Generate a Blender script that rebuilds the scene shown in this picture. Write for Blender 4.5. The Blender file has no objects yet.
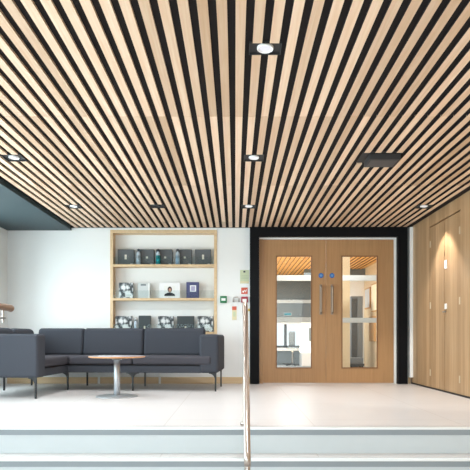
import bpy, bmesh, math, random
from mathutils import Vector, Matrix
random.seed(7)
SC = bpy.context.scene
COL = SC.collection
PI = math.pi

# ------------------------------------------------------------------ camera
EYE = 0.70            # eye height above the upper landing
F = 550.0             # focal length in pixels of a 470 px frame
VX, VY = 235.0, 338.0
def wx(px, Y): return (px - VX) * Y / F
def wz(py, Y): return EYE + (VY - py) * Y / F
cd = bpy.data.cameras.new('camera')
cam = bpy.data.objects.new('camera', cd); COL.objects.link(cam)
cam.location = (0, 0, EYE); cam.rotation_euler = (PI / 2, 0, 0)
cd.sensor_width = 36; cd.lens = 36 * F / 470
cd.shift_x = 0.0; cd.shift_y = (VY - 235) / 470
cd.clip_start = 0.05; cd.clip_end = 200
SC.camera = cam

# ------------------------------------------------------------------ materials
def lin(c):
    return tuple(((v / 255) / 12.92 if v / 255 <= 0.04045 else ((v / 255 + 0.055) / 1.055) ** 2.4) for v in c)
def hexc(h):
    h = h.lstrip('#'); return lin([int(h[i:i + 2], 16) for i in (0, 2, 4)])
def base(name, rough=0.5, metal=0.0, spec=0.5):
    m = bpy.data.materials.new(name); m.use_nodes = True
    b = m.node_tree.nodes['Principled BSDF']
    b.inputs['Roughness'].default_value = rough; b.inputs['Metallic'].default_value = metal
    b.inputs['Specular IOR Level'].default_value = spec
    return m, m.node_tree, b
def plain(name, col, rough=0.5, metal=0.0, spec=0.5, var=0.04, scale=30.0, bump=0.0):
    """colour with a slight procedural mottling"""
    m, nt, b = base(name, rough, metal, spec)
    c = hexc(col)
    tc = nt.nodes.new('ShaderNodeTexCoord'); nz = nt.nodes.new('ShaderNodeTexNoise')
    nz.inputs['Scale'].default_value = scale; nz.inputs['Detail'].default_value = 3
    nt.links.new(tc.outputs['Object'], nz.inputs['Vector'])
    mx = nt.nodes.new('ShaderNodeMix'); mx.data_type = 'RGBA'
    mx.inputs[6].default_value = (*[v * (1 - var) for v in c], 1); mx.inputs[7].default_value = (*[min(1, v * (1 + var)) for v in c], 1)
    nt.links.new(nz.outputs['Fac'], mx.inputs[0]); nt.links.new(mx.outputs[2], b.inputs['Base Color'])
    if bump:
        bp = nt.nodes.new('ShaderNodeBump'); bp.inputs['Strength'].default_value = bump; bp.inputs['Distance'].default_value = 0.002
        nt.links.new(nz.outputs['Fac'], bp.inputs['Height']); nt.links.new(bp.outputs['Normal'], b.inputs['Normal'])
    return m
def wood(name, c1, c2, stretch, rough=0.45, plank=None, tone=None, amount=0.35):
    """grain stretched along one axis; plank=(axis, width): every board its own tone; tone: per-face attribute tone"""
    m, nt, b = base(name, rough)
    N, L = nt.nodes, nt.links
    tc = N.new('ShaderNodeTexCoord'); mp = N.new('ShaderNodeMapping'); mp.inputs['Scale'].default_value = stretch
    nz = N.new('ShaderNodeTexNoise'); nz.inputs['Scale'].default_value = 1.0; nz.inputs['Detail'].default_value = 6; nz.inputs['Roughness'].default_value = 0.6
    nz.inputs['Distortion'].default_value = 0.6
    L.new(tc.outputs['Object'], mp.inputs['Vector']); L.new(mp.outputs[0], nz.inputs['Vector'])
    rp = N.new('ShaderNodeValToRGB'); rp.color_ramp.elements[0].position = 0.3; rp.color_ramp.elements[1].position = 0.72
    rp.color_ramp.elements[0].color = (*hexc(c1), 1); rp.color_ramp.elements[1].color = (*hexc(c2), 1)
    L.new(nz.outputs['Fac'], rp.inputs[0]); out = rp.outputs[0]
    fac = None
    if plank:
        sp = N.new('ShaderNodeSeparateXYZ'); L.new(tc.outputs['Object'], sp.inputs[0])
        dv = N.new('ShaderNodeMath'); dv.operation = 'DIVIDE'; dv.inputs[1].default_value = plank[1]; L.new(sp.outputs[plank[0]], dv.inputs[0])
        fl = N.new('ShaderNodeMath'); fl.operation = 'FLOOR'; L.new(dv.outputs[0], fl.inputs[0])
        wn = N.new('ShaderNodeTexWhiteNoise'); wn.noise_dimensions = '1D'; L.new(fl.outputs[0], wn.inputs['W']); fac = wn.outputs['Value']
    if tone:
        at = N.new('ShaderNodeAttribute'); at.attribute_name = tone; fac = at.outputs['Fac']
    if fac is not None:
        r2 = N.new('ShaderNodeValToRGB')
        r2.color_ramp.elements[0].color = (1 - amount, 1 - amount * 1.15, 1 - amount * 1.35, 1); r2.color_ramp.elements[1].color = (1, 1, 1, 1)
        L.new(fac, r2.inputs[0])
        mx = N.new('ShaderNodeMix'); mx.data_type = 'RGBA'; mx.blend_type = 'MULTIPLY'; mx.inputs[0].default_value = 1
        L.new(out, mx.inputs[6]); L.new(r2.outputs[0], mx.inputs[7]); out = mx.outputs[2]
    L.new(out, b.inputs['Base Color'])
    return m
def emit(name, col, s):
    m = bpy.data.materials.new(name); m.use_nodes = True; nt = m.node_tree
    nt.nodes.clear(); e = nt.nodes.new('ShaderNodeEmission'); o = nt.nodes.new('ShaderNodeOutputMaterial')
    e.inputs[0].default_value = (*hexc(col), 1); e.inputs[1].default_value = s; nt.links.new(e.outputs[0], o.inputs[0])
    return m
def glass(name, tint='#ffffff', refl=0.06):
    m = bpy.data.materials.new(name); m.use_nodes = True; nt = m.node_tree; nt.nodes.clear()
    t = nt.nodes.new('ShaderNodeBsdfTransparent'); t.inputs[0].default_value = (*hexc(tint), 1)
    g = nt.nodes.new('ShaderNodeBsdfGlossy'); g.inputs['Roughness'].default_value = 0.02
    mx = nt.nodes.new('ShaderNodeMixShader'); o = nt.nodes.new('ShaderNodeOutputMaterial')
    lw = nt.nodes.new('ShaderNodeLayerWeight'); lw.inputs[0].default_value = 0.12
    ad = nt.nodes.new('ShaderNodeMath'); ad.operation = 'MULTIPLY_ADD'; ad.inputs[1].default_value = 0.5; ad.inputs[2].default_value = refl
    nt.links.new(lw.outputs['Fresnel'], ad.inputs[0]); nt.links.new(ad.outputs[0], mx.inputs[0])
    nt.links.new(t.outputs[0], mx.inputs[1]); nt.links.new(g.outputs[0], mx.inputs[2]); nt.links.new(mx.outputs[0], o.inputs[0])
    return m

M = {}
M['wall'] = plain('white_plaster', '#eceeee', 0.75, var=0.012, scale=4)
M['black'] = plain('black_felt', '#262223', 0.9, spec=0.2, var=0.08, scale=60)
M['portal'] = plain('black_metal', '#0b0c10', 0.6, spec=0.15, var=0.1, scale=12)
M['soffit'] = plain('teal_grey_paint', '#33454a', 0.6, var=0.03, scale=3)
M['tray'] = plain('black_tray', '#2b2a2c', 0.6, var=0.06)
M['ring'] = plain('white_enamel', '#f2f2f2', 0.35, var=0.01)
M['lens'] = emit('lamp_lens', '#f4f4ff', 1.25)
M['slat'] = wood('pine_slat', '#e6c2a2', '#f5dcc4', (46, 1.6, 46), 0.5, tone='tone', amount=0.35)
M['door'] = wood('oak_veneer_door', '#a57c54', '#b58c60', (34, 34, 1.3), 0.42)
M['bead'] = wood('dark_oak_bead', '#7d5838', '#8d6642', (30, 30, 30), 0.45)
M['handle'] = plain('satin_handle', '#a09284', 0.5, 0.8, var=0.03)
M['panel'] = wood('oak_wall_board', '#ab8964', '#c4a480', (34, 30, 1.2), 0.45, plank=(1, 0.118), amount=0.24)
M['oak'] = wood('light_oak', '#d3b48b', '#e2c8a3', (20, 20, 20), 0.45)
M['beech_edge'] = plain('beech_edge', '#cf9a6c', 0.4, var=0.05, scale=60)
M['oak_skirt'] = wood('oak_skirting', '#d6b88f', '#e0c6a0', (2, 30, 30), 0.5)
M['steel'] = plain('brushed_steel', '#b9b4b0', 0.28, 1.0, var=0.06, scale=80)
M['steel_warm'] = plain('polished_steel', '#c0b6af', 0.28, 1.0, var=0.05, scale=80)
M['table_steel'] = plain('satin_steel', '#c3c8cd', 0.5, 1.0, var=0.05, scale=80)
M['fabric'] = plain('charcoal_fabric', '#41444c', 0.92, spec=0.25, var=0.10, scale=260, bump=0.25)
M['fabric_seat'] = plain('charcoal_seat_fabric', '#48474e', 0.92, spec=0.25, var=0.10, scale=260, bump=0.25)
M['leg'] = plain('black_leg_metal', '#1e1f22', 0.4, var=0.05)
M['laminate'] = plain('pale_grey_laminate', '#9c9aa3', 0.35, var=0.02)
M['paper'] = plain('white_paper', '#f4f4f6', 0.6, var=0.01)
M['white'] = plain('white_plastic', '#f0f0ee', 0.4, var=0.01)
M['charcoal'] = plain('charcoal_card', '#585c60', 0.5, var=0.05, scale=20)
M['charcoal_dark'] = plain('dark_charcoal_card', '#3a4246', 0.5, var=0.05, scale=20)
M['label_cream'] = plain('cream_label', '#ded7c8', 0.5, var=0.03)
M['silver'] = plain('pale_silver_card', '#cfd3d4', 0.4, var=0.03, scale=14)
M['navy'] = plain('navy_cover', '#474a78', 0.45, var=0.14, scale=9)
M['lilac'] = plain('lilac_print', '#b3aecd', 0.5, var=0.2, scale=160)
M['acrylic'] = glass('clear_acrylic', '#f8fbfb', 0.01)
M['glass'] = glass('clear_glass', '#f3f6f5', 0.02)
M['bottle'] = plain('clear_bottle_plastic', '#b9c8d6', 0.15, var=0.3, scale=26)
M['bottle_blue'] = plain('pale_blue_liquid', '#9fbad2', 0.15, var=0.2, scale=26)
M['teal'] = plain('teal_liquid', '#1f97a0', 0.15, var=0.08)
M['cap'] = plain('dark_cap', '#3a3f4a', 0.4)
M['skin'] = plain('printed_skin', '#c99a82', 0.6)
M['hair'] = plain('printed_hair', '#3b2a2a', 0.6)
M['top'] = plain('printed_black_top', '#20222a', 0.6)
M['red'] = plain('red_sign', '#cf5a45', 0.5, var=0.03)
M['red_dark'] = plain('dark_red_plastic', '#a3263a', 0.4, var=0.03)
M['green'] = plain('green_plastic', '#1c7a49', 0.4, var=0.03)
M['green_notice'] = plain('pale_green_notice', '#c5cfae', 0.55, var=0.06, scale=60)
M['cream_notice'] = plain('cream_notice', '#ddd3ae', 0.55, var=0.05, scale=60)
M['brass'] = plain('brass', '#c3a04f', 0.3, 1.0)
M['blue'] = plain('blue_sign', '#1262b2', 0.4, var=0.03)
M['step'] = plain('pale_grey_riser', '#c6cdd1', 0.45, var=0.015, scale=5)
M['nosing_grey'] = plain('grey_nosing_insert', '#8d959b', 0.6, var=0.03, scale=120)
M['nosing_alu'] = plain('pale_aluminium_edge', '#eef2f4', 0.3, 0.2, var=0.01)
M['shadow_line'] = plain('painted_shadow_line', '#8d8580', 0.7)
M['gap'] = plain('dark_gap', '#2b2420', 0.8)
M['hinge'] = plain('satin_hinge', '#c9b79c', 0.4, 0.3)
M['lockers'] = plain('slate_grey_metal', '#666e76', 0.45, var=0.03)
M['grey_wall'] = plain('mid_grey_wall', '#6b757b', 0.6, var=0.03, scale=3)
M['warm_wall'] = plain('warm_cream_wall', '#e3cfae', 0.7, var=0.02, scale=4)
M['board'] = plain('cream_board', '#ece2c6', 0.6, var=0.03, scale=8)
M['board_wood'] = plain('tan_board_edge', '#c49a68', 0.6, var=0.03)
M['lobby_slat'] = wood('honey_slat', '#d9923c', '#e8a750', (40, 2, 40), 0.5, tone='tone', amount=0.18)
M['grey_floor'] = plain('grey_floor_finish', '#a9aeb0', 0.35, var=0.03, scale=3)
M['frame_dark'] = plain('dark_window_frame', '#3f454b', 0.4)
M['sky'] = emit('daylight_pane', '#f4f8fb', 1.6)
M['cyan'] = emit('cyan_screen', '#4fc4d6', 0.7)
M['leaf'] = plain('leaf_green', '#7f8f4f', 0.6, var=0.2)

def flower_mat():
    m, nt, b = base('flower_print', 0.45)
    N, L = nt.nodes, nt.links
    tc = N.new('ShaderNodeTexCoord'); vo = N.new('ShaderNodeTexVoronoi'); vo.inputs['Scale'].default_value = 13.5
    L.new(tc.outputs['Object'], vo.inputs['Vector'])
    nz = N.new('ShaderNodeTexNoise'); nz.inputs['Scale'].default_value = 30; L.new(tc.outputs['Object'], nz.inputs['Vector'])
    ad = N.new('ShaderNodeMath'); ad.operation = 'MULTIPLY_ADD'; ad.inputs[1].default_value = 0.55; L.new(nz.outputs['Fac'], ad.inputs[0]); L.new(vo.outputs['Distance'], ad.inputs[2])
    rp = N.new('ShaderNodeValToRGB'); e = rp.color_ramp.elements
    e[0].position = 0.68; e[0].color = (*hexc('#e8eaec'), 1); e[1].position = 1.0; e[1].color = (*hexc('#30353a'), 1)
    k = e.new(0.80); k.color = (*hexc('#c3c7ca'), 1); k = e.new(0.90); k.color = (*hexc('#6f767b'), 1)
    L.new(ad.outputs[0], rp.inputs[0]); L.new(rp.outputs[0], b.inputs['Base Color'])
    return m
M['flower'] = flower_mat()

def floor_mat():
    m, nt, b = base('pale_stone_tile', 0.34)
    N, L = nt.nodes, nt.links
    tc = N.new('ShaderNodeTexCoord'); mp = N.new('ShaderNodeMapping'); mp.inputs['Location'].default_value = (0.567, 0.1, 0)
    L.new(tc.outputs['Object'], mp.inputs[0])
    br = N.new('ShaderNodeTexBrick'); br.offset = 0.0; br.inputs['Scale'].default_value = 1.0
    br.inputs['Brick Width'].default_value = 1.2; br.inputs['Row Height'].default_value = 1.2; br.inputs['Mortar Size'].default_value = 0.0035
    br.inputs['Color1'].default_value = (*hexc('#d7d4d3'), 1); br.inputs['Color2'].default_value = (*hexc('#d7d4d4'), 1); br.inputs['Mortar'].default_value = (*hexc('#c3beba'), 1)
    L.new(mp.outputs[0], br.inputs['Vector'])
    nz = N.new('ShaderNodeTexNoise'); nz.inputs['Scale'].default_value = 2.2; L.new(tc.outputs['Object'], nz.inputs['Vector'])
    rp = N.new('ShaderNodeValToRGB'); rp.color_ramp.elements[0].color = (.95, .945, .94, 1); rp.color_ramp.elements[1].color = (1, 1, 1, 1); L.new(nz.outputs['Fac'], rp.inputs[0])
    mx = N.new('ShaderNodeMix'); mx.data_type = 'RGBA'; mx.blend_type = 'MULTIPLY'; mx.inputs[0].default_value = 1
    L.new(br.outputs['Color'], mx.inputs[6]); L.new(rp.outputs[0], mx.inputs[7]); L.new(mx.outputs[2], b.inputs['Base Color'])
    return m
M['floor'] = floor_mat()

# ------------------------------------------------------------------ mesh helpers
def box(bm, x0, x1, y0, y1, z0, z1, bev=0.0, seg=2):
    g = bmesh.ops.create_cube(bm, size=1.0)
    vs = g['verts']
    for v in vs:
        v.co = Vector(((x0 + x1) / 2 + v.co.x * (x1 - x0), (y0 + y1) / 2 + v.co.y * (y1 - y0), (z0 + z1) / 2 + v.co.z * (z1 - z0)))
    if bev:
        es = list({e for v in vs for e in v.link_edges})
        bmesh.ops.bevel(bm, geom=es, offset=bev, segments=seg, profile=0.5, affect='EDGES')
    return bm
def cyl(bm, p0, p1, r0, r1=None, n=20):
    p0, p1 = Vector(p0), Vector(p1); r1 = r0 if r1 is None else r1
    d = p1 - p0
    mt = Matrix.Translation((p0 + p1) / 2) @ d.to_track_quat('Z', 'Y').to_matrix().to_4x4()
    bmesh.ops.create_cone(bm, cap_ends=True, segments=n, radius1=r0, radius2=r1, depth=d.length, matrix=mt)
    return bm
def tube(bm, pts, r, n=14):
    """swept round tube along a polyline, capped"""
    pts = [Vector(p) for p in pts]; rings = []
    for i, p in enumerate(pts):
        t = (pts[min(i + 1, len(pts) - 1)] - pts[max(i - 1, 0)]).normalized()
        a = Vector((1, 0, 0)) if abs(t.x) < 0.9 else Vector((0, 1, 0))
        u = t.cross(a).normalized(); w = t.cross(u)
        rings.append([bm.verts.new(p + u * (r * math.cos(2 * PI * k / n)) + w * (r * math.sin(2 * PI * k / n))) for k in range(n)])
    for a, b in zip(rings, rings[1:]):
        for k in range(n):
            bm.faces.new((a[k], a[(k + 1) % n], b[(k + 1) % n], b[k]))
    bm.faces.new(rings[0][::-1]); bm.faces.new(rings[-1])
    return bm
def lathe(bm, prof, cx=0, cy=0, n=40):
    rings = []
    for r, z in prof:
        rings.append([bm.verts.new((cx + r * math.cos(2 * PI * k / n), cy + r * math.sin(2 * PI * k / n), z)) for k in range(n)])
    for a, b in zip(rings, rings[1:]):
        for k in range(n):
            bm.faces.new((a[k], a[(k + 1) % n], b[(k + 1) % n], b[k]))
    bm.faces.new(rings[0][::-1]); bm.faces.new(rings[-1])
    return bm
def prism(bm, poly, y0, y1):
    """polygon in x,z extruded along y"""
    a = [bm.verts.new((x, y0, z)) for x, z in poly]; b = [bm.verts.new((x, y1, z)) for x, z in poly]
    n = len(poly)
    bm.faces.new(a); bm.faces.new(b[::-1])
    for k in range(n): bm.faces.new((a[k], b[k], b[(k + 1) % n], a[(k + 1) % n]))
    return bm
def NB(): return bmesh.new()
def obj(name, bm, mat, parent=None, smooth=False, label=None):
    bmesh.ops.recalc_face_normals(bm, faces=bm.faces)
    me = bpy.data.meshes.new(name); bm.to_mesh(me); bm.free()
    me.materials.append(M[mat] if isinstance(mat, str) else mat)
    if smooth: me.shade_smooth()
    o = bpy.data.objects.new(name, me); COL.objects.link(o)
    if smooth:
        md = o.modifiers.new('wn', 'WEIGHTED_NORMAL'); md.keep_sharp = True
        for e in me.edges: pass
    if parent: o.parent = parent
    if label: o['label'] = label
    return o
def bx(name, dims, mat, parent=None, bev=0.0, seg=2, label=None):
    return obj(name, box(NB(), *dims, bev=bev, seg=seg), mat, parent, smooth=bev > 0, label=label)
def tag(o, label, cat, group=None):
    o['label'] = label; o['category'] = cat
    if group: o['group'] = group
    return o
def thing(name, label, cat, loc, rz=0, group=None):
    o = bpy.data.objects.new(name, None); COL.objects.link(o); o.empty_display_size = 0.1
    o.location = loc; o.rotation_euler = (0, 0, rz)
    return tag(o, label, cat, group)
def struct(o):
    o['kind'] = 'structure'; return o
def dup(root, loc, rz=None, label=None):
    r = root.copy(); COL.objects.link(r); r.location = loc
    if rz is not None: r.rotation_euler = (0, 0, rz)
    if label: r['label'] = label
    for ch in list(root.children):
        c = ch.copy(); COL.objects.link(c); c.parent = r
        for g in list(ch.children):
            d = g.copy(); COL.objects.link(d); d.parent = c
    return r

# ------------------------------------------------------------------ the room
YB = 8.46              # back wall
XR, XL = 2.71, -3.50   # side walls
CEIL = 2.39            # underside of the slats
TOPZ = 2.75
Y_EDGE = 4.278         # edge of the landing
RISE, GO, NSTEP = 0.199, 0.21, 5
ZLOW = -RISE * NSTEP
YF = -4.5

struct(bx('floor', (XL, 2.72, Y_EDGE + 0.02, YB + 0.02, -0.12, 0.0), 'floor'))
# staircase below the landing
st = NB()
for k in range(1, NSTEP):
    y1 = Y_EDGE + 0.02 - GO * (k - 1); box(st, XL, XR, y1 - GO, y1, -RISE * (k + 1) - 0.02 if k < NSTEP - 1 else ZLOW, -RISE * k)
steps = struct(obj('floor_steps', st, 'floor'))
for k in range(NSTEP):
    ye = Y_EDGE - GO * k; z = -RISE * k
    obj('riser', box(NB(), XL, XR, ye + 0.004, ye + 0.021, z - RISE + 0.0005, z - 0.055), 'step', steps)
    obj('nosing_edge', box(NB(), XL, XR, ye, ye + 0.06, z - 0.014, z + 0.003, bev=0.002, seg=1), 'nosing_alu', steps)
    obj('nosing_insert', box(NB(), XL, XR, ye + 0.001, ye + 0.02, z - 0.055, z - 0.014), 'nosing_grey', steps)
    obj('nosing_shadow_line', box(NB(), XL, XR, ye + 0.06, ye + 0.078, z - 0.01, z + 0.0025), 'shadow_line', steps)  # grey strip paints the shadow line behind each nosing
struct(bx('floor_lower', (XL, XR, YF, Y_EDGE - GO * (NSTEP - 1) + 0.01, ZLOW - 0.1, ZLOW), 'floor'))

# back wall: niche for the shelves and the door opening are cut out
NX0, NX1 = wx(110.2, YB), wx(217, YB)      # outer edges of the shelf frame
NZ1, NZ0 = wz(230, YB), wz(334.2, YB)
ND = 0.17
DX0, DX1, DZ = wx(259.3, YB), wx(398.4, YB), wz(235.8, YB)
wb = NB()
box(wb, XL - 0.1, NX0, YB, YB + 0.2, 0, TOPZ); box(wb, NX0, NX1, YB, YB + 0.2, NZ1, TOPZ); box(wb, NX0, NX1, YB, YB + 0.2, 0, NZ0)
box(wb, NX0, NX1, YB + ND, YB + 0.2, NZ0, NZ1); box(wb, NX1, DX0, YB, YB + 0.2, 0, TOPZ); box(wb, DX0, DX1, YB, YB + 0.2, DZ, TOPZ)
box(wb, DX1, XR + 0.1, YB, YB + 0.2, 0, TOPZ)
struct(obj('wall_back', wb, 'wall'))
struct(bx('baseboard_back', (XL, wx(250, YB), YB - 0.016, YB, 0, 0.10), 'oak_skirt', bev=0.003, seg=1))
struct(bx('baseboard_corner', (wx(408, YB), XR - 0.01, YB - 0.016, YB, 0, 0.10), 'oak_skirt', bev=0.003, seg=1))

# left wall with a row of tall windows
wl = NB()
WZ0, WZ1 = 0.25, 2.22
WIN = [(-3.6, -1.4), (-1.1, 1.1), (1.4, 3.4), (3.8, 5.8), (6.1, 7.75)]
edges = [YF] + [v for w in WIN for v in w] + [YB]
for a, b in zip(edges[0::2], edges[1::2]): box(wl, XL - 0.2, XL, a, b, ZLOW, TOPZ)
for a, b in WIN:
    box(wl, XL - 0.2, XL, a, b, ZLOW, WZ0); box(wl, XL - 0.2, XL, a, b, WZ1, TOPZ)
struct(obj('wall_left', wl, 'wall'))
for i, (a, b) in enumerate(WIN):
    f = NB(); t = 0.05
    for (u, v, p, q) in ((a, a + t, WZ0, WZ1), (b - t, b, WZ0, WZ1), (a + t, b - t, WZ0, WZ0 + t), (a + t, b - t, WZ1 - t, WZ1), ((a + b) / 2 - t / 2, (a + b) / 2 + t / 2, WZ0 + t, WZ1 - t)):
        box(f, XL - 0.14, XL - 0.08, u, v, p, q)
    w = struct(obj('window_%d' % (i + 1), f, 'white'))
    obj('window_pane', box(NB(), XL - 0.114, XL - 0.106, a + t, b - t, WZ0 + t, WZ1 - t), 'glass', w)

# front wall, a glazed screen behind the camera
fw = NB()
box(fw, XL, XR, YF - 0.2, YF, 2.3, TOPZ); box(fw, XL, XR, YF - 0.2, YF, ZLOW, ZLOW + 0.1)
struct(obj('wall_front', fw, 'wall'))
gf = NB()
for x in (XL + 0.03, -1.96, -0.42, 1.12, XR - 0.03): box(gf, x - 0.03, x + 0.03, YF - 0.13, YF - 0.07, ZLOW + 0.1, 2.3)
w = struct(obj('window_6', gf, 'frame_dark'))
obj('window_pane', box(NB(), XL, XR, YF - 0.104, YF - 0.096, ZLOW + 0.1, 2.3), 'glass', w)

# right wall of oak boards with the concealed cupboard doors cut out of it
CY0, CYM, CY1, CZ1 = 6.40 * F / 530, 7.13, 7.64, 2.245
CY0 = 2.71 * F / (460.3 - VX); CYM = 2.71 * F / (444.3 - VX); CY1 = 2.71 * F / (429.8 - VX)
wr = NB()
box(wr, XR, XR + 0.2, YF, CY0, ZLOW, TOPZ); box(wr, XR, XR + 0.2, CY1, YB, -0.1, TOPZ); box(wr, XR, XR + 0.2, CY0, CY1, CZ1, TOPZ)
box(wr, XR + 0.06, XR + 0.2, CY0, CY1, -0.1, CZ1)
struct(obj('wall_right', wr, 'panel'))
struct(bx('baseboard_right', (XR - 0.006, XR, Y_EDGE + 0.1, YB - 0.02, 0.0, 0.022), 'gap'))
# white return at the back corner
struct(bx('trim_1', (wx(408, YB), XR, YB - 0.09, YB - 0.02, 0.1, CEIL), 'wall'))

g = 0.006
def cupboard(n, y0, y1, hinge_y, lock_y):
    d = struct(obj('door_%d' % n, box(NB(), XR + 0.004, XR + 0.026, y0 + g, y1 - g, 0.012, CZ1 - 0.016), 'panel'))
    for z in (2.0, 1.15, 0.22) if hinge_y > 7 else (2.0, 1.15, 0.2):
        obj('hinge', box(NB(), XR - 0.004, XR + 0.006, hinge_y - 0.014, hinge_y + 0.014, z - 0.045, z + 0.045, bev=0.002, seg=1), 'hinge', d)
    if lock_y:
        for z, h in ((wz(265, CYM), 0.055), (wz(306.5, CYM), 0.035)):
            obj('lock_plate', box(NB(), XR - 0.006, XR + 0.006, lock_y - 0.03, lock_y + 0.03, z - h, z + h, bev=0.002, seg=1), 'white', d)
        z = wz(312, CYM)
        hb = NB(); tube(hb, [(XR, lock_y, z), (XR - 0.04, lock_y, z), (XR - 0.045, lock_y - 0.03, z), (XR - 0.045, lock_y - 0.1, z)], 0.009, 10)
        obj('lever_handle', hb, 'steel', d, True)
cupboard(3, CY0, CYM, CY0 + 0.02, CYM - 0.05)
cupboard(4, CYM, CY1, CY1 - 0.02, None)

# ------------------------------------------------------------------ slatted ceiling
PER, SW, SH = 0.0980, 0.0545, 0.016
X0 = 0.0303
LAMPS = [(0.168, 3.22), (0.168, 5.17), (0.168, 7.08), (-2.045, 5.17), (-2.045, 7.08), (-1.0, 7.06), (2.43, 7.08)]
def gapx(x): return X0 - PER / 2 + round((x - X0 + PER / 2) / PER) * PER
LAMPS = [(gapx(x), y) for x, y in LAMPS]
TD = 0.20
CUTS = [(x - PER * 1.02, x + PER * 1.02, y - TD * (0.33 if y < 4 else 0.5), y + TD * (0.33 if y < 4 else 0.5)) for x, y in LAMPS]
BXC = gapx(1.345)
BX0, BX1, BY0, BY1 = BXC - PER * 2 + 0.018, BXC + PER * 2 - 0.018, 5.02, 5.34
CUTS.append((BX0, BX1, BY0, BY1))
JOINTS = [-4.4, -1.5, 0.4, 2.3, 4.2, 6.1, 8.0, YB - 0.055]
XS0, XS1 = -2.485, XR - 0.02
back = NB()
box(back, XS0 - 0.02, XR, YF, YB, CEIL + SH + 0.001, CEIL + SH + 0.03)
ceiling = struct(obj('ceiling', back, 'black'))
def slat_bm(ya, yb, x0, x1, z, cuts):
    bm = NB(); tones = []
    k = math.ceil((x0 + SW / 2 - X0) / PER)
    while X0 + k * PER + SW / 2 <= x1:
        c = X0 + k * PER
        tn = random.random() ** 0.75
        segs = [(ya + 0.003, yb - 0.003)]
        for (a, b, p, q) in cuts:
            if a < c < b:
                new = []
                for s, e in segs:
                    if q <= s or p >= e: new.append((s, e)); continue
                    if p > s: new.append((s, p))
                    if q < e: new.append((q, e))
                segs = new
        for s, e in segs:
            box(bm, c - SW / 2, c + SW / 2, s, e, z, z + SH); tones.append(tn)
        k += 1
    return bm, tones
def slat_panel(ya, yb, x0, x1, z, cuts, mat, parent):
    bm, tones = slat_bm(ya, yb, x0, x1, z, cuts)
    o = obj('slat_panel', bm, mat, parent)
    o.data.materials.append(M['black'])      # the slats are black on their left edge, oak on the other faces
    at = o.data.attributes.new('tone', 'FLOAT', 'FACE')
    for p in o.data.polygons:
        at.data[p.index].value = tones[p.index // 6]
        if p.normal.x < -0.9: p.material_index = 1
    return o
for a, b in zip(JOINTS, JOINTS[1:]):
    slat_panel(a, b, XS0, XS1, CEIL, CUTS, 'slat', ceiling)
# painted ceiling on the left and closing slab
struct(bx('ceiling_painted', (XL, XS0 - 0.03, YF, YB, 2.354, 2.45), 'soffit'))
struct(bx('ceiling_slab', (XL - 0.2, XR + 0.2, YF - 0.2, YB + 0.2, TOPZ, TOPZ + 0.1), 'wall'))
struct(bx('trim_2', (XL, XR, YB - 0.05, YB, CEIL + 0.004, CEIL + 0.05), 'gap'))

# recessed downlights
def spot(name, loc, aim, power, size, blend, col=(1, 0.93, 0.84), rad=0.03):
    l = bpy.data.lights.new(name, 'SPOT'); l.energy = power; l.spot_size = math.radians(size); l.spot_blend = blend; l.color = col; l.shadow_soft_size = rad
    o = bpy.data.objects.new(name, l); COL.objects.link(o); o.location = loc
    o.rotation_euler = (Vector(aim) - Vector(loc)).to_track_quat('-Z', 'Y').to_euler()
    return o
LAB = ['round white downlight in black slot, largest and nearest to the camera', 'white downlight in black slot, middle one of the three above the handrail',
       'white downlight in black slot, farthest of the three above the handrail', 'white downlight in black slot at the far left edge of the picture',
       'white downlight in black slot beside the teal ceiling and white wall', 'dark unlit slot fitting above the bookshelf',
       'white downlight close to the oak wall that throws a cone on it']
dl = thing('downlight', LAB[0], 'ceiling light', (LAMPS[0][0], LAMPS[0][1], CEIL), 0, 'recessed downlights between the slats')
tr = NB(); ax, ay = PER - 0.004, TD / 2 - 0.001
box(tr, -ax, ax, -ay, ay, 0.0125, 0.0155)
for s in (-1, 1):
    box(tr, -ax, ax, s * ay - 0.004 if s > 0 else -ay, s * ay if s > 0 else -ay + 0.004, 0.0, 0.0125)
    box(tr, ax - 0.004 if s > 0 else -ax, ax if s > 0 else -ax + 0.004, -ay + 0.004, ay - 0.004, 0.0, 0.0125)
obj('recess_tray', tr, 'tray', dl)
rg = NB(); n = 36; r0, r1 = 0.036, 0.048
prof = [(r1, 0.012), (r1, 0.001), (r1 - 0.004, -0.002), (r0, 0.005), (r0, 0.012)]
rings = [[rg.verts.new((r * math.cos(2 * PI * k / n), r * math.sin(2 * PI * k / n), z)) for k in range(n)] for r, z in prof]
for a, b in zip(rings, rings[1:]):
    for k in range(n): rg.faces.new((a[k], a[(k + 1) % n], b[(k + 1) % n], b[k]))
obj('trim_ring', rg, 'ring', dl, True)
obj('lamp_lens', cyl(NB(), (0, 0, 0.006), (0, 0, 0.012), 0.0355, n=32), 'lens', dl)
for (x, y), lb in zip(LAMPS[1:], LAB[1:]):
    d = dup(dl, (x, y, CEIL), None, lb)
    if 'unlit' in lb:
        for c in list(d.children):
            if c.name.startswith('lamp_lens') or c.name.startswith('trim_ring'):
                c.data = c.data.copy(); c.data.materials[0] = M['tray']
c = [c for c in dl.children if c.name.startswith('recess_tray')][0]     # the nearest slot is shorter
c.data = c.data.copy()
for v in c.data.vertices: v.co.y *= 0.66
for i, (x, y) in enumerate(LAMPS):
    if i == 5: continue
    spot('downlight_or_fill_spot', (x, y, CEIL - 0.012), (x, y, 0), (66 if y < 4 else 108) if i < 6 else 110, 150 if i < 6 else 84, 1.0 if i < 6 else 0.35, (0.93, 0.97, 1.0) if i < 6 else (1, 0.93, 0.84))

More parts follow.
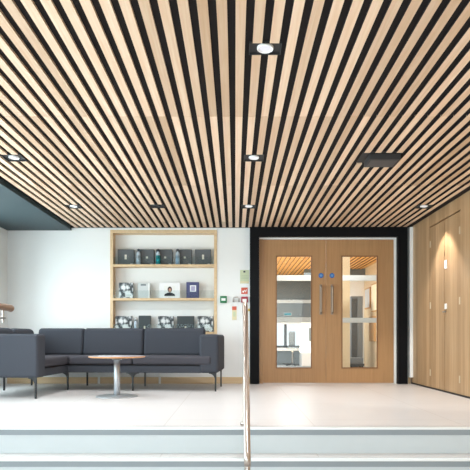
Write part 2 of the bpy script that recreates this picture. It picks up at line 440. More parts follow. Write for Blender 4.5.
for x, y in ((-2.045, 1.3), (0.121, 1.3), (2.38, 1.3), (2.38, 3.22), (-2.045, 3.22), (2.38, 5.17), (-0.95, 5.17), (-2.045, -1.0), (0.121, -1.0), (2.38, -1.0)):   # added spots without fittings, to brighten floor and steps
    spot('downlight_or_fill_spot', (x, y, CEIL - 0.012), (x, y, 0), (84 if y > 4 else 56) if y > 2 else 26, 150, 1.0, (0.93, 0.97, 1.0))

# black drop-down box in the slats
cb = thing('ceiling_box', 'black box unit hanging from a slot in the slats', 'ceiling fitting', (BXC, 5.18, CEIL))
sh = NB(); hx = (BX1 - BX0) / 2
box(sh, -hx, hx, BY0 - 5.18, BY1 - 5.18, 0.0125, 0.0155)
obj('recess_tray', sh, 'tray', cb)
hb = NB(); box(hb, -hx + 0.065, hx - 0.005, -0.12, 0.12, -0.046, 0.0123, bev=0.004, seg=1); obj('housing', hb, 'tray', cb, True)
lb = NB(); box(lb, -hx + 0.085, hx - 0.025, -0.10, 0.10, -0.0495, -0.0455); obj('grille_plate', lb, plain('dark_grey_grille', '#4a4748', 0.6, var=0.1, scale=90), cb)

# ------------------------------------------------------------------ black door surround and double door
PF = YB - 0.10
px0, px1, qx0, qx1 = wx(250, PF), wx(259.2, PF), wx(398.3, PF), wx(407.8, PF)
sr = NB()
box(sr, px0, px1, PF, YB, 0, CEIL); box(sr, qx0, qx1, PF, YB, 0, CEIL); box(sr, px1, qx0, PF, YB, wz(236.4, PF), CEIL)
struct(obj('trim_3', sr, 'portal'))
LX0, LXM, LX1, LZ = wx(263, YB), wx(326.2, YB), wx(394.0, YB), wz(239.5, YB)
fr = NB(); box(fr, LX1 + 0.004, DX1, YB + 0.0, YB + 0.12, 0, DZ); box(fr, DX0, LX1 + 0.004, YB, YB + 0.12, LZ + 0.004, DZ)
struct(obj('trim_4', fr, 'white'))
struct(bx('trim_5', (DX0, LX0 - 0.003, YB, YB + 0.12, 0, LZ + 0.004), 'door'))
VZ0, VZ1 = wz(368.6, YB), wz(255.4, YB)
def leaf(n, x0, x1, v0, v1, hx, dx):
    y0, y1 = YB + 0.02, YB + 0.065
    b = NB()
    box(b, x0, v0, y0, y1, 0.008, LZ); box(b, v1, x1, y0, y1, 0.008, LZ); box(b, v0, v1, y0, y1, 0.008, VZ0); box(b, v0, v1, y0, y1, VZ1, LZ)
    d = struct(obj('door_%d' % n, b, 'door'))
    be = NB(); t = 0.018
    for (a, c, p, q) in ((v0 + 0.001, v0 + t, VZ0 + 0.001, VZ1 - 0.001), (v1 - t, v1 - 0.001, VZ0 + 0.001, VZ1 - 0.001), (v0 + t, v1 - t, VZ0 + 0.001, VZ0 + t), (v0 + t, v1 - t, VZ1 - t, VZ1 - 0.001)):
        box(be, a, c, y0 - 0.006, y0 + 0.014, p, q)
    obj('glazing_bead', be, 'bead', d)
    obj('glass_pane', box(NB(), v0 + 0.002, v1 - 0.002, y0 + 0.018, y0 + 0.024, VZ0 + 0.002, VZ1 - 0.002), 'glass', d)
    za, zb = wz(314, YB), wz(285, YB); h = NB()
    tube(h, [(hx, y0 - 0.002, za + 0.02), (hx, y0 - 0.045, za + 0.02), (hx, y0 - 0.06, za + 0.035), (hx, y0 - 0.06, zb - 0.035), (hx, y0 - 0.045, zb - 0.02), (hx, y0 - 0.002, zb - 0.02)], 0.013, 12)
    box(h, hx - 0.02, hx + 0.02, y0 - 0.004, y0, za - 0.01, zb + 0.01)
    obj('pull_handle', h, 'handle', d, True)
    zc = wz(275.4, YB)
    s = obj('sign_disc', cyl(NB(), (dx, y0, zc), (dx, y0 - 0.004, zc), 0.038, n=28), 'blue', d)
    sg = NB()
    for k in (-1, 0, 1): box(sg, dx - 0.022, dx + 0.022, y0 - 0.0055, y0 - 0.0042, zc + k * 0.012 - 0.0025, zc + k * 0.012 + 0.0025)
    obj('sign_lettering', sg, plain('pale_blue_print', '#8fb7dc', 0.5), s)
leaf(1, LX0, LXM - 0.003, wx(275.8, YB), wx(312.3, YB), wx(321.0, YB), wx(321.2, YB))
leaf(2, LXM + 0.003, LX1, wx(341.6, YB), wx(378.2, YB), wx(332.2, YB), wx(332.2, YB))

# ------------------------------------------------------------------ shelf unit and the things on it
su = thing('shelf_unit', 'light oak framed shelf unit set into the white wall behind the sofa', 'shelf', (0, YB, 0))
T = 0.045
ft = NB()
box(ft, NX0 + 0.001, NX0 + T, -0.012, ND - 0.004, NZ0, NZ1 - 0.001)
obj('side_panel', ft, 'oak', su)
obj('side_panel', box(NB(), NX1 - T, NX1 - 0.001, -0.012, ND - 0.004, NZ0, NZ1 - 0.001), 'oak', su)
obj('top_panel', box(NB(), NX0 + T, NX1 - T, -0.012, ND - 0.004, NZ1 - 0.048, NZ1 - 0.001), 'oak', su)
obj('back_panel', box(NB(), NX0 + T, NX1 - T, ND - 0.006, ND - 0.001, NZ0 + 0.034, NZ1 - 0.048), 'wall', su)
SZ = [wz(264.4, YB), wz(298.1, YB), wz(331.8, YB)]
for z in SZ:
    obj('shelf_board', box(NB(), NX0 + T, NX1 - T, -0.012, ND - 0.006, z - 0.036, z), 'oak', su)
    obj('retaining_strip', box(NB(), NX0 + T, NX1 - T, -0.008, -0.004, z + 0.0005, z + 0.118), 'acrylic', su)
YS = YB + 0.035   # front faces of the boxes
def carton(px_l, px_r, zi, h, mat, label, cat, name, group, d=0.085, extra=None, yoff=0.0):
    x0, x1 = wx(px_l, YS), wx(px_r, YS)
    t = thing(name, label, cat, ((x0 + x1) / 2, YS + yoff, SZ[zi] + 0.0005), 0, group)
    w = (x1 - x0) / 2
    obj('case', box(NB(), -w, w, 0, d, 0, h, bev=0.004, seg=1), mat, t, True)
    if extra: extra(t, w, h)
    return t
def ex_label(t, w, h):
    obj('label_strip', box(NB(), -0.016, 0.016, -0.002, 0.0005, h * .36, h * .66), 'label_cream', t)
    obj('small_print', box(NB(), w * .55, w * .85, -0.0015, 0.0005, h * .05, h * .09), 'silver', t)
def ex_dot(t, w, h):
    obj('label_strip', box(NB(), 0.0, 0.03, -0.002, 0.0005, h * .42, h * .54), 'label_cream', t)
    obj('small_print', box(NB(), w * .55, w * .85, -0.0015, 0.0005, h * .05, h * .09), 'silver', t)
def ex_low(t, w, h):
    obj('label_strip', box(NB(), -0.012, 0.012, -0.002, 0.0005, h * .18, h * .36), 'label_cream', t)
def ex_flower(t, w, h):
    obj('title_label', box(NB(), -0.01, w * .75, -0.002, 0.0005, h * .06, h * .24), 'silver', t)
GB = 'grey box files on the top shelf'
tops = [(117, 133.4, ex_label, 'grey box file with cream label, leftmost on top shelf'), (137.6, 153.6, ex_dot, 'grey box file standing behind the first clear bottle on top shelf'),
        (155.8, 171.9, ex_dot, 'grey box file standing behind the teal bottle'), (175.6, 191.5, ex_dot, 'grey box file standing behind the pale blue bottle'),
        (194.8, 211, ex_label, 'grey box file with cream label at the right end of top shelf')]
for a, b, e, lb in tops: carton(a, b, 0, 0.243, 'charcoal', lb, 'box file', 'box_file', GB, extra=e)
def bottle(pxc, zi, matname, label, h=0.24, r=0.034):
    t = thing('bottle', label, 'bottle', (wx(pxc, YS), YB + 0.0005 + 0.002, SZ[zi] + 0.0005), 0, 'plastic bottles in front of the box files')
    ro = [(r * .92, 0.0), (r, 0.008), (r, h * .60), (r * .96, h * .66), (r * .8, h * .76), (r * .5, h * .80), (r * .5, h * .86)]
    obj('body', lathe(NB(), ro, n=24), 'bottle', t, True)
    obj('liquid_sleeve', lathe(NB(), [(r * 1.02, 0.006), (r * 1.02, h * .58)], n=24), matname, t, True)
    obj('cap', lathe(NB(), [(r * .62, h * .85), (r * .62, h * .98), (r * .5, h)], n=20), 'cap', t, True)
    return t
# the bottles stand between the retaining strip and the boxes
YBOT = YB + 0.0
for pxc, mt, lb in ((138.5, 'bottle', 'clear bottle standing second from the left on top shelf'), (158.2, 'teal', 'clear bottle filled with teal liquid on top shelf'), (177.8, 'bottle_blue', 'pale blue bottle nearest the right end of top shelf')):
    bottle(pxc, 0, mt, lb).location.y = YB + 0.031
for o in [o for o in COL.objects if o.name.startswith('box_file')]: o.location.y = YB + 0.072
FB = 'boxes with black and white flower print'
carton(118.8, 133, 1, 0.243, 'flower', 'box with black and white flower print alone on middle shelf', 'box', 'printed_box', FB, extra=ex_flower)
def ex_silver(t, w, h):
    obj('spine_strip', box(NB(), w - 0.028, w - 0.006, -0.002, 0.0005, 0.004, h - 0.004), 'white', t)
    obj('title_print', box(NB(), -w * .55, w * .35, -0.0015, 0.0005, h * .82, h * .92), 'grey_wall', t)
carton(138, 150, 1, 0.237, 'silver', 'pale silver folder with small title on middle shelf', 'folder', 'folder', None, d=0.06, extra=ex_silver)
# portrait print
tp = thing('framed_portrait', 'white framed portrait of a person in a black top', 'picture', (wx(169.8, YS), YS, SZ[1] + 0.0005))
w = wx(180.2, YS) - wx(169.8, YS); h = 0.238
obj('frame', box(NB(), -w, w, 0, 0.03, 0, h, bev=0.004, seg=1), 'paper', tp, True)
pr = -0.005
obj('backdrop_print', box(NB(), -w * .56, w * .5, -0.0012, 0.0005, h * .13, h * .80), 'white', tp)
sh_ = [(-0.085, .035), (-0.08, .062), (-0.05, .078), (-0.02, .088), (0.02, .088), (0.05, .076), (0.078, .06), (0.083, .035)]
obj('shoulders_print', prism(NB(), sh_, -0.0022, -0.0008), 'top', tp)
def disc(cx, cz, rx, rz, y0, y1): return prism(NB(), [(cx + rx * math.cos(2 * PI * k / 20), cz + rz * math.sin(2 * PI * k / 20)) for k in range(20)], y0, y1)
obj('hair_print', disc(0, 0.135, 0.034, 0.046, -0.0022, -0.0008), 'hair', tp)
obj('face_print', disc(0.002, 0.124, 0.021, 0.030, -0.0032, -0.0018), 'skin', tp)
# navy book
def ex_navy(t, w, h):
    obj('cover_panel', box(NB(), -w * .42, w * .55, -0.002, 0.0005, h * .40, h * .80), 'paper', t)
    obj('cover_print', box(NB(), -w * .25, w * .38, -0.003, -0.0015, h * .46, h * .74), 'lilac', t)
carton(186.3, 199, 1, 0.25, 'navy', 'navy blue book with a white square on its cover', 'book', 'book', None, d=0.04, extra=ex_navy)
# bottom shelf, seen above the sofa
carton(115.3, 131.6, 2, 0.243, 'flower', 'flower printed box at the left end of lowest visible shelf', 'box', 'printed_box', FB, extra=ex_flower)
carton(158, 173.6, 2, 0.243, 'flower', 'flower printed box in the middle of lowest visible shelf', 'box', 'printed_box', FB, extra=ex_flower)
carton(197.6, 213, 2, 0.243, 'flower', 'flower printed box at the right end of lowest visible shelf', 'box', 'printed_box', FB, extra=ex_flower)
DB = 'dark boxes on the lowest visible shelf'
carton(138.6, 150.5, 2, 0.25, 'charcoal_dark', 'narrow dark box beside the small jar on lowest visible shelf', 'box', 'dark_box', DB, extra=ex_low)
carton(177, 194, 2, 0.243, 'charcoal_dark', 'wide dark box between two flower boxes on lowest visible shelf', 'box', 'dark_box', DB, extra=ex_low)
jt = thing('jar', 'small clear jar between a flower box and a dark box', 'jar', (wx(135.6, YS), YS + 0.02, SZ[2] + 0.0005))
obj('body', lathe(NB(), [(0.026, 0), (0.028, 0.01), (0.028, 0.15), (0.02, 0.17)], n=22), 'bottle', jt, True)
obj('cap', lathe(NB(), [(0.022, 0.168), (0.022, 0.225)], n=20), 'silver', jt, True)

# ------------------------------------------------------------------ signs and devices on the wall
def plate(name, label, cat, x0, x1, y0, y1, mat, d=0.006, bev=0.0):
    X0_, X1_, Z0_, Z1_ = wx(x0, YB), wx(x1, YB), wz(y1, YB), wz(y0, YB)
    t = thing(name, label, cat, ((X0_ + X1_) / 2, YB, (Z0_ + Z1_) / 2))
    w, h = (X1_ - X0_) / 2, (Z1_ - Z0_) / 2
    obj('plate', box(NB(), -w, w, -d, 0.002, -h, h, bev=bev, seg=1), mat, t)
    return t, w, h
t, w, h = plate('notice', 'pale green notice on the wall beside the black door surround', 'sign', 240, 249, 270, 283.5, 'green_notice')
obj('symbol_print', box(NB(), -w * .25, w * .2, -0.0075, -0.0055, h * .62, h * .86), 'cap', t)
obj('footer_print', box(NB(), -w * .95, w * .95, -0.0072, -0.0055, -h * .96, -h * .68), 'cream_notice', t)
for k in range(3): obj('text_print', box(NB(), -w * .7, w * .7, -0.0072, -0.0055, -h * .1 * (k * 2 - 1.5) - .004, -h * .1 * (k * 2 - 1.5) + .002), plain('pale_text', '#a9b59b', 0.6), t)
t, w, h = plate('fire_sign', 'small square red sign above the red call point', 'sign', 241.2, 247.6, 287.6, 294, 'red')
zz = [(-w * .7, -h * .45), (-w * .5, h * .1), (-w * .2, -h * .1), (w * .05, h * .35), (w * .3, -h * .05), (w * .65, h * .5), (w * .7, h * .2), (w * .4, -h * .5), (w * .05, -h * .05), (-w * .25, -h * .6)]
obj('flame_print', prism(NB(), zz, -0.0075, -0.0055), 'white', t)
t, w, h = plate('call_point', 'red and white fire alarm call point behind the handrail top', 'alarm', 241.2, 247.8, 296.8, 302.6, 'red_dark', d=0.04, bev=0.004)
obj('press_panel', box(NB(), -w * .62, w * .62, -0.044, -0.038, -h * .8, h * .2), 'white', t)
t, w, h = plate('exit_release', 'green door release box with white centre beside the shelves', 'switch', 220.2, 226.8, 296.2, 303, 'green', d=0.04, bev=0.004)
obj('press_panel', box(NB(), -w * .62, w * .62, -0.044, -0.038, -h * .38, h * .38), 'white', t)
t, w, h = plate('leaflet', 'narrow cream leaflet with red top hanging below the steel hoop', 'sign', 232.1, 236.6, 306.4, 320, 'cream_notice')
obj('header_print', box(NB(), -w, w, -0.0072, -0.0055, h * .46, h), 'red', t)
obj('text_print', box(NB(), -w * .5, w * .5, -0.0072, -0.0055, -h * .5, h * .2), 'green_notice', t)
hx0, hx1, hz0, hz1 = wx(233.4, YB), wx(239, YB), wz(302.2, YB), wz(297.6, YB)
hp = NB(); tube(hp, [(hx0, YB - 0.06, hz0), (hx0, YB - 0.06, hz1 - 0.02), (hx0 + 0.012, YB - 0.06, hz1 - 0.004), (hx0 + 0.025, YB - 0.06, hz1), (hx1 - 0.025, YB - 0.06, hz1), (hx1 - 0.012, YB - 0.06, hz1 - 0.004), (hx1, YB - 0.06, hz1 - 0.02), (hx1, YB - 0.06, hz0)], 0.013, 12)
for x in (hx0, hx1): cyl(hp, (x, YB, hz0 + 0.012), (x, YB - 0.06, hz0 + 0.012), 0.009, n=12)
tag(obj('wall_hoop', hp, 'steel', None, True), 'small bent steel hoop on the wall left of the call point', 'bracket')
kb = NB(); cyl(kb, (wx(249.0, YB), YB, wz(310, YB)), (wx(249.0, YB), YB - 0.02, wz(310, YB)), 0.018, n=18)
box(kb, wx(249.0, YB) - 0.006, wx(249.0, YB) + 0.006, YB - 0.03, YB - 0.019, wz(311.5, YB), wz(308.5, YB))
tag(obj('key_switch', kb, 'brass'), 'tiny brass key switch beside the black door surround', 'switch')
for px, lb in ((99.3, 'short white cable trunking low on the wall behind the coffee table'), (160, 'short white cable trunking low on the wall under the right half of the sofa')):
    t = NB(); box(t, wx(px, YB) - 0.017, wx(px, YB) + 0.017, YB - 0.035, YB - 0.0165, 0.0, 0.30, bev=0.003, seg=1)
    o = tag(obj('cable_trunking', t, 'white', None, True), lb, 'cable cover', 'white cable trunking under the sofa')

# ------------------------------------------------------------------ corner sofa
sf = thing('corner_sofa', 'charcoal fabric corner sofa on thin black legs in front of the shelves', 'sofa', (-2.24, 7.33, 0), math.radians(-4.2))
def soft(name, dims, bev, mat, lean=0.0, leanx=0.0, label=None, seg=4):
    bm = box(NB(), *dims, bev=bev, seg=seg)
    z0, z1 = dims[4], dims[5]
    for v in bm.verts:
        k = (v.co.z - z0) / (z1 - z0); v.co.y += lean * k; v.co.x += leanx * k
    return obj(name, bm, mat, sf, True, label)
LEGZ = 0.240
fb = NB(); box(fb, 0.0, 1.80, 0.012, 0.84, LEGZ, 0.336, bev=0.012); box(fb, -0.85, 0.0, -0.82, 0.84, LEGZ, 0.336, bev=0.012)
obj('base_frame', fb, 'fabric', sf, True)
ib = NB(); box(ib, -0.80, 1.80, 0.05, 0.80, 0.335, 0.351); box(ib, -0.80, -0.05, -0.80, 0.05, 0.335, 0.351)
obj('gap_shade_strip', ib, 'gap', sf)  # dark strip added so the gap under the cushions reads as shade
soft('arm', (1.775, 2.03, 0.0, 0.85, LEGZ, 0.748), 0.04, 'fabric')
soft('arm', (-0.86, 0.055, -1.03, -0.80, LEGZ, 0.748), 0.035, 'fabric')
soft('back_panel', (-0.74, 1.79, 0.735, 0.85, LEGZ, 0.755), 0.03, 'fabric')
soft('back_panel', (-0.86, -0.745, -0.81, 0.85, LEGZ, 0.755), 0.03, 'fabric')
for a, b in ((0.022, 0.885), (0.888, 1.93)):
    soft('seat_cushion', (a, b, -0.02, 0.64, 0.350, 0.462), 0.032, 'fabric_seat')
soft('seat_cushion', (-0.64, 0.018, -0.82, -0.002, 0.350, 0.462), 0.032, 'fabric_seat')
soft('seat_cushion', (-0.64, 0.018, 0.002, 0.64, 0.350, 0.462), 0.032, 'fabric_seat')
for a, b in ((-0.66, 0.015), (0.018, 0.895), (0.898, 1.772)):
    soft('back_cushion', (a, b, 0.53, 0.70, 0.45, 0.842), 0.045, 'fabric', lean=0.06)
for a, b in ((-0.79, -0.18), (-0.14, 0.42)):
    soft('back_cushion', (-0.72, -0.57, a, b, 0.45, 0.83), 0.06, 'fabric', leanx=-0.06)
def legbm(x, y, left, right):
    """thin blade leg that flares into curved brackets under the frame"""
    w = 0.0105; zt = LEGZ + 0.004; r = 0.075
    L_, R_ = [], []
    for k in range(7):
        a = k / 6 * PI / 2
        hh = zt - 0.012 - r * (1 - math.sin(a)); ox = r * (1 - math.cos(a))
        L_.append(ox); R_.append(hh)
    pr = [(-w, 0.0)]
    if left: pr += [(-w - ox, zt - 0.012 - r + r * math.sin(a)) for ox, a in [(r * (1 - math.cos(k / 6 * PI / 2)), k / 6 * PI / 2) for k in range(7)]] + [(-w - r, zt)]
    else: pr += [(-w, zt)]
    if right: pr += [(w + r, zt)] + [(w + r * (1 - math.cos(k / 6 * PI / 2)), zt - 0.012 - r + r * math.sin(k / 6 * PI / 2)) for k in range(6, -1, -1)]
    else: pr += [(w, zt)]
    pr += [(w, 0.0)]
    pr = [(x + a, z) for a, z in pr]
    return prism(NB(), pr, y - 0.01, y + 0.01)
for x, y, l, r in ((0.0, 0.03, 1, 0), (0.885, 0.03, 1, 1), (1.99, 0.02, 1, 0), (0.02, 0.74, 0, 0), (0.885, 0.72, 0, 0), (1.99, 0.74, 0, 0), (-0.82, 0.74, 0, 0),
                   (0.02, -1.0, 1, 0), (-0.82, -1.0, 0, 1), (-0.84, -0.05, 0, 0)):
    obj('leg', legbm(x, y, l, r), 'leg', sf)

# ------------------------------------------------------------------ coffee table with papers
ct = thing('coffee_table', 'round pedestal coffee table with pale top and steel disc base', 'table', (wx(117, 6.58), 6.58, 0))
obj('tabletop', lathe(NB(), [(0.318, 0.466), (0.331, 0.470), (0.333, 0.480), (0.332, 0.4835)], n=56), 'beech_edge', ct, True)
obj('top_surface', lathe(NB(), [(0.331, 0.4830), (0.331, 0.4850)], n=56), 'laminate', ct)
obj('column', lathe(NB(), [(0.037, 0.018), (0.037, 0.44)], n=32), 'table_steel', ct, True)
obj('mounting_plate', lathe(NB(), [(0.12, 0.45), (0.14, 0.466)], n=32), 'leg', ct, True)
obj('column_collar', lathe(NB(), [(0.06, 0.44), (0.06, 0.45)], n=32), 'table_steel', ct, True)
obj('base_disc', lathe(NB(), [(0.245, 0.0), (0.245, 0.007), (0.232, 0.014), (0.05, 0.02)], n=56), 'table_steel', ct, True)
for x, y, rz, s, lb in ((-0.13, -0.08, 0.15, 1.0, 'open white leaflet lying on the coffee table, the left one'), (0.02, -0.10, -0.2, 0.62, 'small folded white leaflet lying on the coffee table beside the open one')):
    o = thing('leaflet', lb, 'paper', (ct.location.x + x, 6.58 + y, 0.4853), rz)
    obj('sheet', box(NB(), -0.075 * s, 0.075 * s, -0.05, 0.05, 0, 0.002), 'paper', o)
    f = NB(); v = [f.verts.new(p) for p in ((-0.072 * s, -0.05, 0.0025), (0.0, -0.05, 0.012), (0.0, 0.05, 0.012), (-0.072 * s, 0.05, 0.0025))]; f.faces.new(v)
    bmesh.ops.solidify(f, geom=f.faces[:], thickness=0.0012); obj('raised_page', f, 'paper', o)

# ------------------------------------------------------------------ stair handrail and landing rail
HX = 0.082
hr = thing('stair_handrail', 'polished steel stair handrail in the middle of the steps', 'handrail', (HX, 4.42, 0))
SL = RISE / GO
Yl = 3.40; zt = 0.955
zr = zt - (4.42 - Yl) * SL
obj('post', cyl(NB(), (0, 0, 0.008), (0, 0, zt - 0.02), 0.019, n=20), 'steel_warm', hr, True)
obj('base_plate', lathe(NB(), [(0.04, 0.0), (0.04, 0.022), (0.03, 0.028)], n=24), 'steel_warm', hr, True)
obj('post', cyl(NB(), (-0.006, Yl - 4.42, ZLOW + 0.008), (-0.006, Yl - 4.42, zr - 0.01), 0.019, n=20), 'steel_warm', hr, True)
obj('base_plate', lathe(NB(), [(0.04, ZLOW), (0.04, ZLOW + 0.022), (0.03, ZLOW + 0.028)], cx=-0.006, cy=Yl - 4.42, n=24), 'steel_warm', hr, True)
rl = NB()
tube(rl, [(0, 0.16, zt - 0.05), (0, 0.155, zt - 0.005), (0, 0.13, zt + 0.018), (0, 0.08, zt + 0.024), (0, 0.03, zt + 0.016), (0, -0.01, zt - 0.01), (-0.006, Yl - 4.42, zr), (-0.006, Yl - 4.45, zr - 0.02), (-0.006, Yl - 4.47, zr - 0.07)], 0.021, 18)
obj('rail', rl, 'steel_warm', hr, True)
GXr = -2.235
lr = thing('landing_rail', 'wooden top rail with steel brackets at the left edge above the sofa', 'handrail', (GXr, 4.9, 0))
rb = NB(); tube(rb, [(0, -0.55, 1.0), (0, 0.53, 1.0), (0, 0.565, 0.998), (0, 0.585, 0.992)], 0.035, 20)
obj('rail', rb, plain('varnished_rail', '#7d6350', 0.3, var=0.15, scale=25), lr, True)
obj('lower_rod', cyl(NB(), (0, -0.5, 0.893), (0, 0.44, 0.893), 0.011, n=14), 'steel', lr, True)
obj('bracket_stem', cyl(NB(), (0, 0.40, 0.845), (0, 0.40, 0.97), 0.010, n=14), 'steel', lr, True)
for y in (0.12, -0.45):
    obj('post', cyl(NB(), (0, y, 0.0), (0, y, 0.968), 0.02, n=18), 'steel', lr, True)

# ------------------------------------------------------------------ the room beyond the glazed doors
YE = 15.2
struct(bx('floor_beyond', (-2.6, 4.2, YB + 0.021, YE + 0.1, -0.12, 0.0), 'grey_floor'))
wf = NB()
wx0, wx1 = 0.9, 2.16
z0w, z1w = 0.44, 1.08
box(wf, -2.6, wx0, YE, YE + 0.15, 0, 1.27); box(wf, wx1, 4.2, YE, YE + 0.15, 0, 1.27); box(wf, wx0, wx1, YE, YE + 0.15, 0, z0w); box(wf, wx0, wx1, YE, YE + 0.15, z1w, 1.27)
struct(obj('wall_beyond', wf, 'wall'))
struct(bx('wall_beyond_upper', (-2.6, 4.2, YE - 0.03, YE + 0.15, 1.27, TOPZ), 'grey_wall'))
wn = NB()
for (a, b, p, q) in ((wx0, wx0 + .05, z0w, z1w), (wx1 - .05, wx1, z0w, z1w), (1.36, 1.43, z0w, z1w), (wx0 + .05, wx1 - .05, z0w, z0w + .05)): box(wn, a, b, YE - 0.01, YE + 0.05, p, q)
wo = struct(obj('window_7', wn, 'frame_dark'))
obj('window_pane', box(NB(), wx0, wx1, YE + 0.08, YE + 0.09, z0w, z1w), 'sky', wo)
struct(bx('trim_6', (0.3, 3.0, YE - 0.07, YE - 0.03, 1.66, 1.75), 'step'))
struct(bx('wall_lobby_left', (-2.7, -2.6, YB + 0.2, YE, 0, TOPZ), 'wall'))
struct(bx('wall_lobby_right', (3.20, 3.30, YB + 0.2, YE, 0, TOPZ), 'warm_wall'))
cl = struct(bx('ceiling_lobby', (-2.6, 3.20, YB + 0.2, YE, CEIL + SH + 0.001, CEIL + SH + 0.03), 'board_wood'))
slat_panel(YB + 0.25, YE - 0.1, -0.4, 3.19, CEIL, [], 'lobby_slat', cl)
struct(bx('trim_7', (1.70, 3.20, 13.5, 13.6, 2.24, 2.415), 'grey_wall'))
struct(bx('wall_lobby_end', (2.18, 3.20, 13.62, 13.72, 0, 2.40), 'wall'))
struct(bx('trim_8', (1.62, wx(350, 10.1), 10.1, 10.22, 0, CEIL + 0.02), 'warm_wall'))
# white glazed screen just behind the doors
YSn = 9.6
sc_ = struct(bx('trim_9', (-0.3, 2.95, YSn, YSn + 0.05, wz(280.6, YSn), wz(275.2, YSn)), 'step'))
struct(bx('trim_10', (-0.3, 2.95, YSn, YSn + 0.05, wz(322.6, YSn), wz(317.8, YSn)), 'step'))
for x in (-0.33, 1.42, 2.9): struct(bx('trim_11', (x - 0.03, x + 0.03, YSn, YSn + 0.05, 0, CEIL), 'step'))
# bench, cabinet, chair
bn = thing('window_bench', 'low white bench under the bright window beyond the doors', 'bench', (1.4, 14.6, 0))
obj('seat', box(NB(), -0.75, 0.75, -0.25, 0.25, 0.36, 0.42, bev=0.01), 'white', bn, True)
obj('base', box(NB(), -0.7, 0.7, -0.2, 0.22, 0.04, 0.36), 'grey_wall', bn)
obj('plinth', box(NB(), -0.68, 0.68, -0.17, 0.2, 0.0, 0.04), 'lockers', bn)
cbn = thing('storage_cabinet', 'pale tall cabinet beside the bright window beyond the doors', 'cabinet', (1.72, 13.0, 0))
obj('body', box(NB(), -0.15, 0.2, 0, 0.4, 0, 1.12, bev=0.006), 'step', cbn, True)
obj('door', box(NB(), -0.14, 0.19, -0.018, 0, 0.04, 1.10), 'wall', cbn)
obj('shelf_opening', box(NB(), 0.02, 0.17, -0.024, -0.017, 0.62, 0.94), 'grey_wall', cbn)
oc = thing('office_chair', 'small dark chair in front of the bright window beyond the doors', 'chair', (1.42, 13.75, 0))
obj('backrest', box(NB(), -0.07, 0.09, 0.05, 0.09, 0.50, 0.86, bev=0.02, seg=3), 'lockers', oc, True)
obj('seat', box(NB(), -0.10, 0.12, -0.22, 0.08, 0.43, 0.48, bev=0.02, seg=3), 'lockers', oc, True)
obj('post', cyl(NB(), (0.01, -0.07, 0.05), (0.01, -0.07, 0.43), 0.02), 'steel', oc)
sb = NB()
for k in range(5):
    a = 2 * PI * k / 5; cyl(sb, (0.01, -0.07, 0.06), (0.01 + 0.2 * math.cos(a), -0.07 + 0.2 * math.sin(a), 0.02), 0.018, 0.012, n=10)
obj('star_base', sb, 'leg', oc)
es = thing('wall_screen', 'small lit cyan sign on the grey wall beyond the doors', 'sign', (wx(287.5, YE), YE - 0.031, wz(314.3, YE)))
obj('housing', box(NB(), -0.11, 0.11, -0.03, 0, -0.045, 0.045), 'step', es)
obj('display', box(NB(), -0.095, 0.095, -0.033, -0.029, -0.032, 0.032), 'cyan', es)
lk = thing('locker', 'slate grey tall locker seen through the right glass panel', 'cabinet', (2.79, 12.6, 0))
obj('body', box(NB(), -0.13, 0.14, 0, 0.45, 0.05, 1.66, bev=0.006), 'lockers', lk, True)
obj('door', box(NB(), -0.12, 0.0, -0.02, 0, 0.08, 1.60), 'frame_dark', lk)
obj('door', box(NB(), 0.01, 0.13, -0.02, 0, 0.08, 1.62), 'lockers', lk)
obj('plinth', box(NB(), -0.12, 0.13, 0.02, 0.43, 0, 0.05), 'gap', lk)
for y, z0_, z1_, mt, lb in ((12.55, 1.30, 1.95, 'board', 'cream board high on the wall seen through the right glass panel'), (12.75, 0.62, 1.2, 'board_wood', 'tan board low on the wall seen through the right glass panel'), (13.2, 1.40, 1.9, 'step', 'pale grey board on the wall next to the slate locker')):
    nb_ = thing('pin_board', lb, 'board', (3.20, y, (z0_ + z1_) / 2))
    hh = (z1_ - z0_) / 2
    obj('frame', box(NB(), -0.03, 0, -0.26, 0.26, -hh, hh, bev=0.004, seg=1), 'board_wood', nb_, True)
    obj('panel', box(NB(), -0.034, -0.029, -0.23, 0.23, -hh + 0.03, hh - 0.03), mt, nb_)
pd = thing('parcel_cart', 'low dark trolley on the floor in front of the slate locker', 'trolley', (2.62, 12.0, 0))
obj('deck', box(NB(), -0.16, 0.16, -0.2, 0.2, 0.10, 0.15, bev=0.01), 'frame_dark', pd, True)
obj('tray', box(NB(), -0.14, 0.14, -0.18, 0.18, 0.15, 0.27, bev=0.01), 'lockers', pd, True)
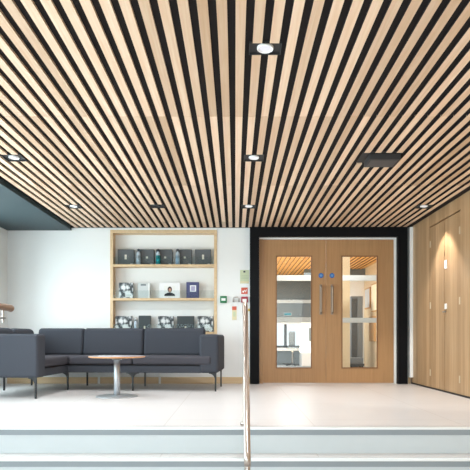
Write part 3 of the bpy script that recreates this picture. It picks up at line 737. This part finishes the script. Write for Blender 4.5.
for sx in (-1, 1):
    for sy in (-1, 1): obj('wheel', cyl(NB(), (sx * 0.12 - 0.015, sy * 0.15, 0.05), (sx * 0.12 + 0.015, sy * 0.15, 0.05), 0.05), 'leg', pd)

# ------------------------------------------------------------------ light
wd = bpy.data.worlds.new('sky'); SC.world = wd; wd.use_nodes = True
bg = wd.node_tree.nodes['Background']; bg.inputs[0].default_value = (0.86, 0.94, 1.0, 1); bg.inputs[1].default_value = 1.0
def area(name, loc, rot, sx, sy, power, col):
    l = bpy.data.lights.new(name, 'AREA'); l.shape = 'RECTANGLE'; l.size = sx; l.size_y = sy; l.energy = power; l.color = col
    o = bpy.data.objects.new(name, l); COL.objects.link(o); o.location = loc; o.rotation_euler = rot
    return o
DAY = (0.84, 0.95, 1.0)
for a, b in WIN:   # daylight in each left window
    area('window_daylight', (XL - 0.3, (a + b) / 2, (WZ0 + WZ1) / 2), (0, -PI / 2, 0), WZ1 - WZ0, b - a, 165 * (b - a) / 2, DAY)
area('atrium_daylight_fill', ((XL + XR) / 2, YF - 0.35, 0.65), (PI / 2, 0, 0), XR - XL, 3.2, 290, (0.84, 0.94, 1.0))  # area light added outside the unseen front glazing to brighten the ceiling
area('lobby_fill', (1.0, 12.0, 2.3), (0, 0, 0), 2.5, 4.0, 190, (0.94, 0.97, 1.0))  # fill light added to brighten the room beyond, no fixture
area('screen_bar_fill', (1.4, 9.15, 2.34), (0, 0, 0), 1.6, 0.3, 45, (1.0, 0.96, 0.9))  # fill added to brighten the white screen bars behind the doors
area('lobby_ceiling_fill', (1.2, 12.0, 0.35), (PI, 0, 0), 1.2, 4.0, 130, (1.0, 0.84, 0.62))  # unseen warm fill added below, lights the slats beyond the doors

vs = SC.view_settings
vs.view_transform = 'Standard'; vs.look = 'None'; vs.exposure = -0.3; vs.gamma = 1.0; vs.use_curve_mapping = False
SC.display_settings.display_device = 'sRGB'
SC.cycles.max_bounces = 10; SC.cycles.diffuse_bounces = 6; SC.cycles.transparent_max_bounces = 16
SC.cycles.use_denoising = True
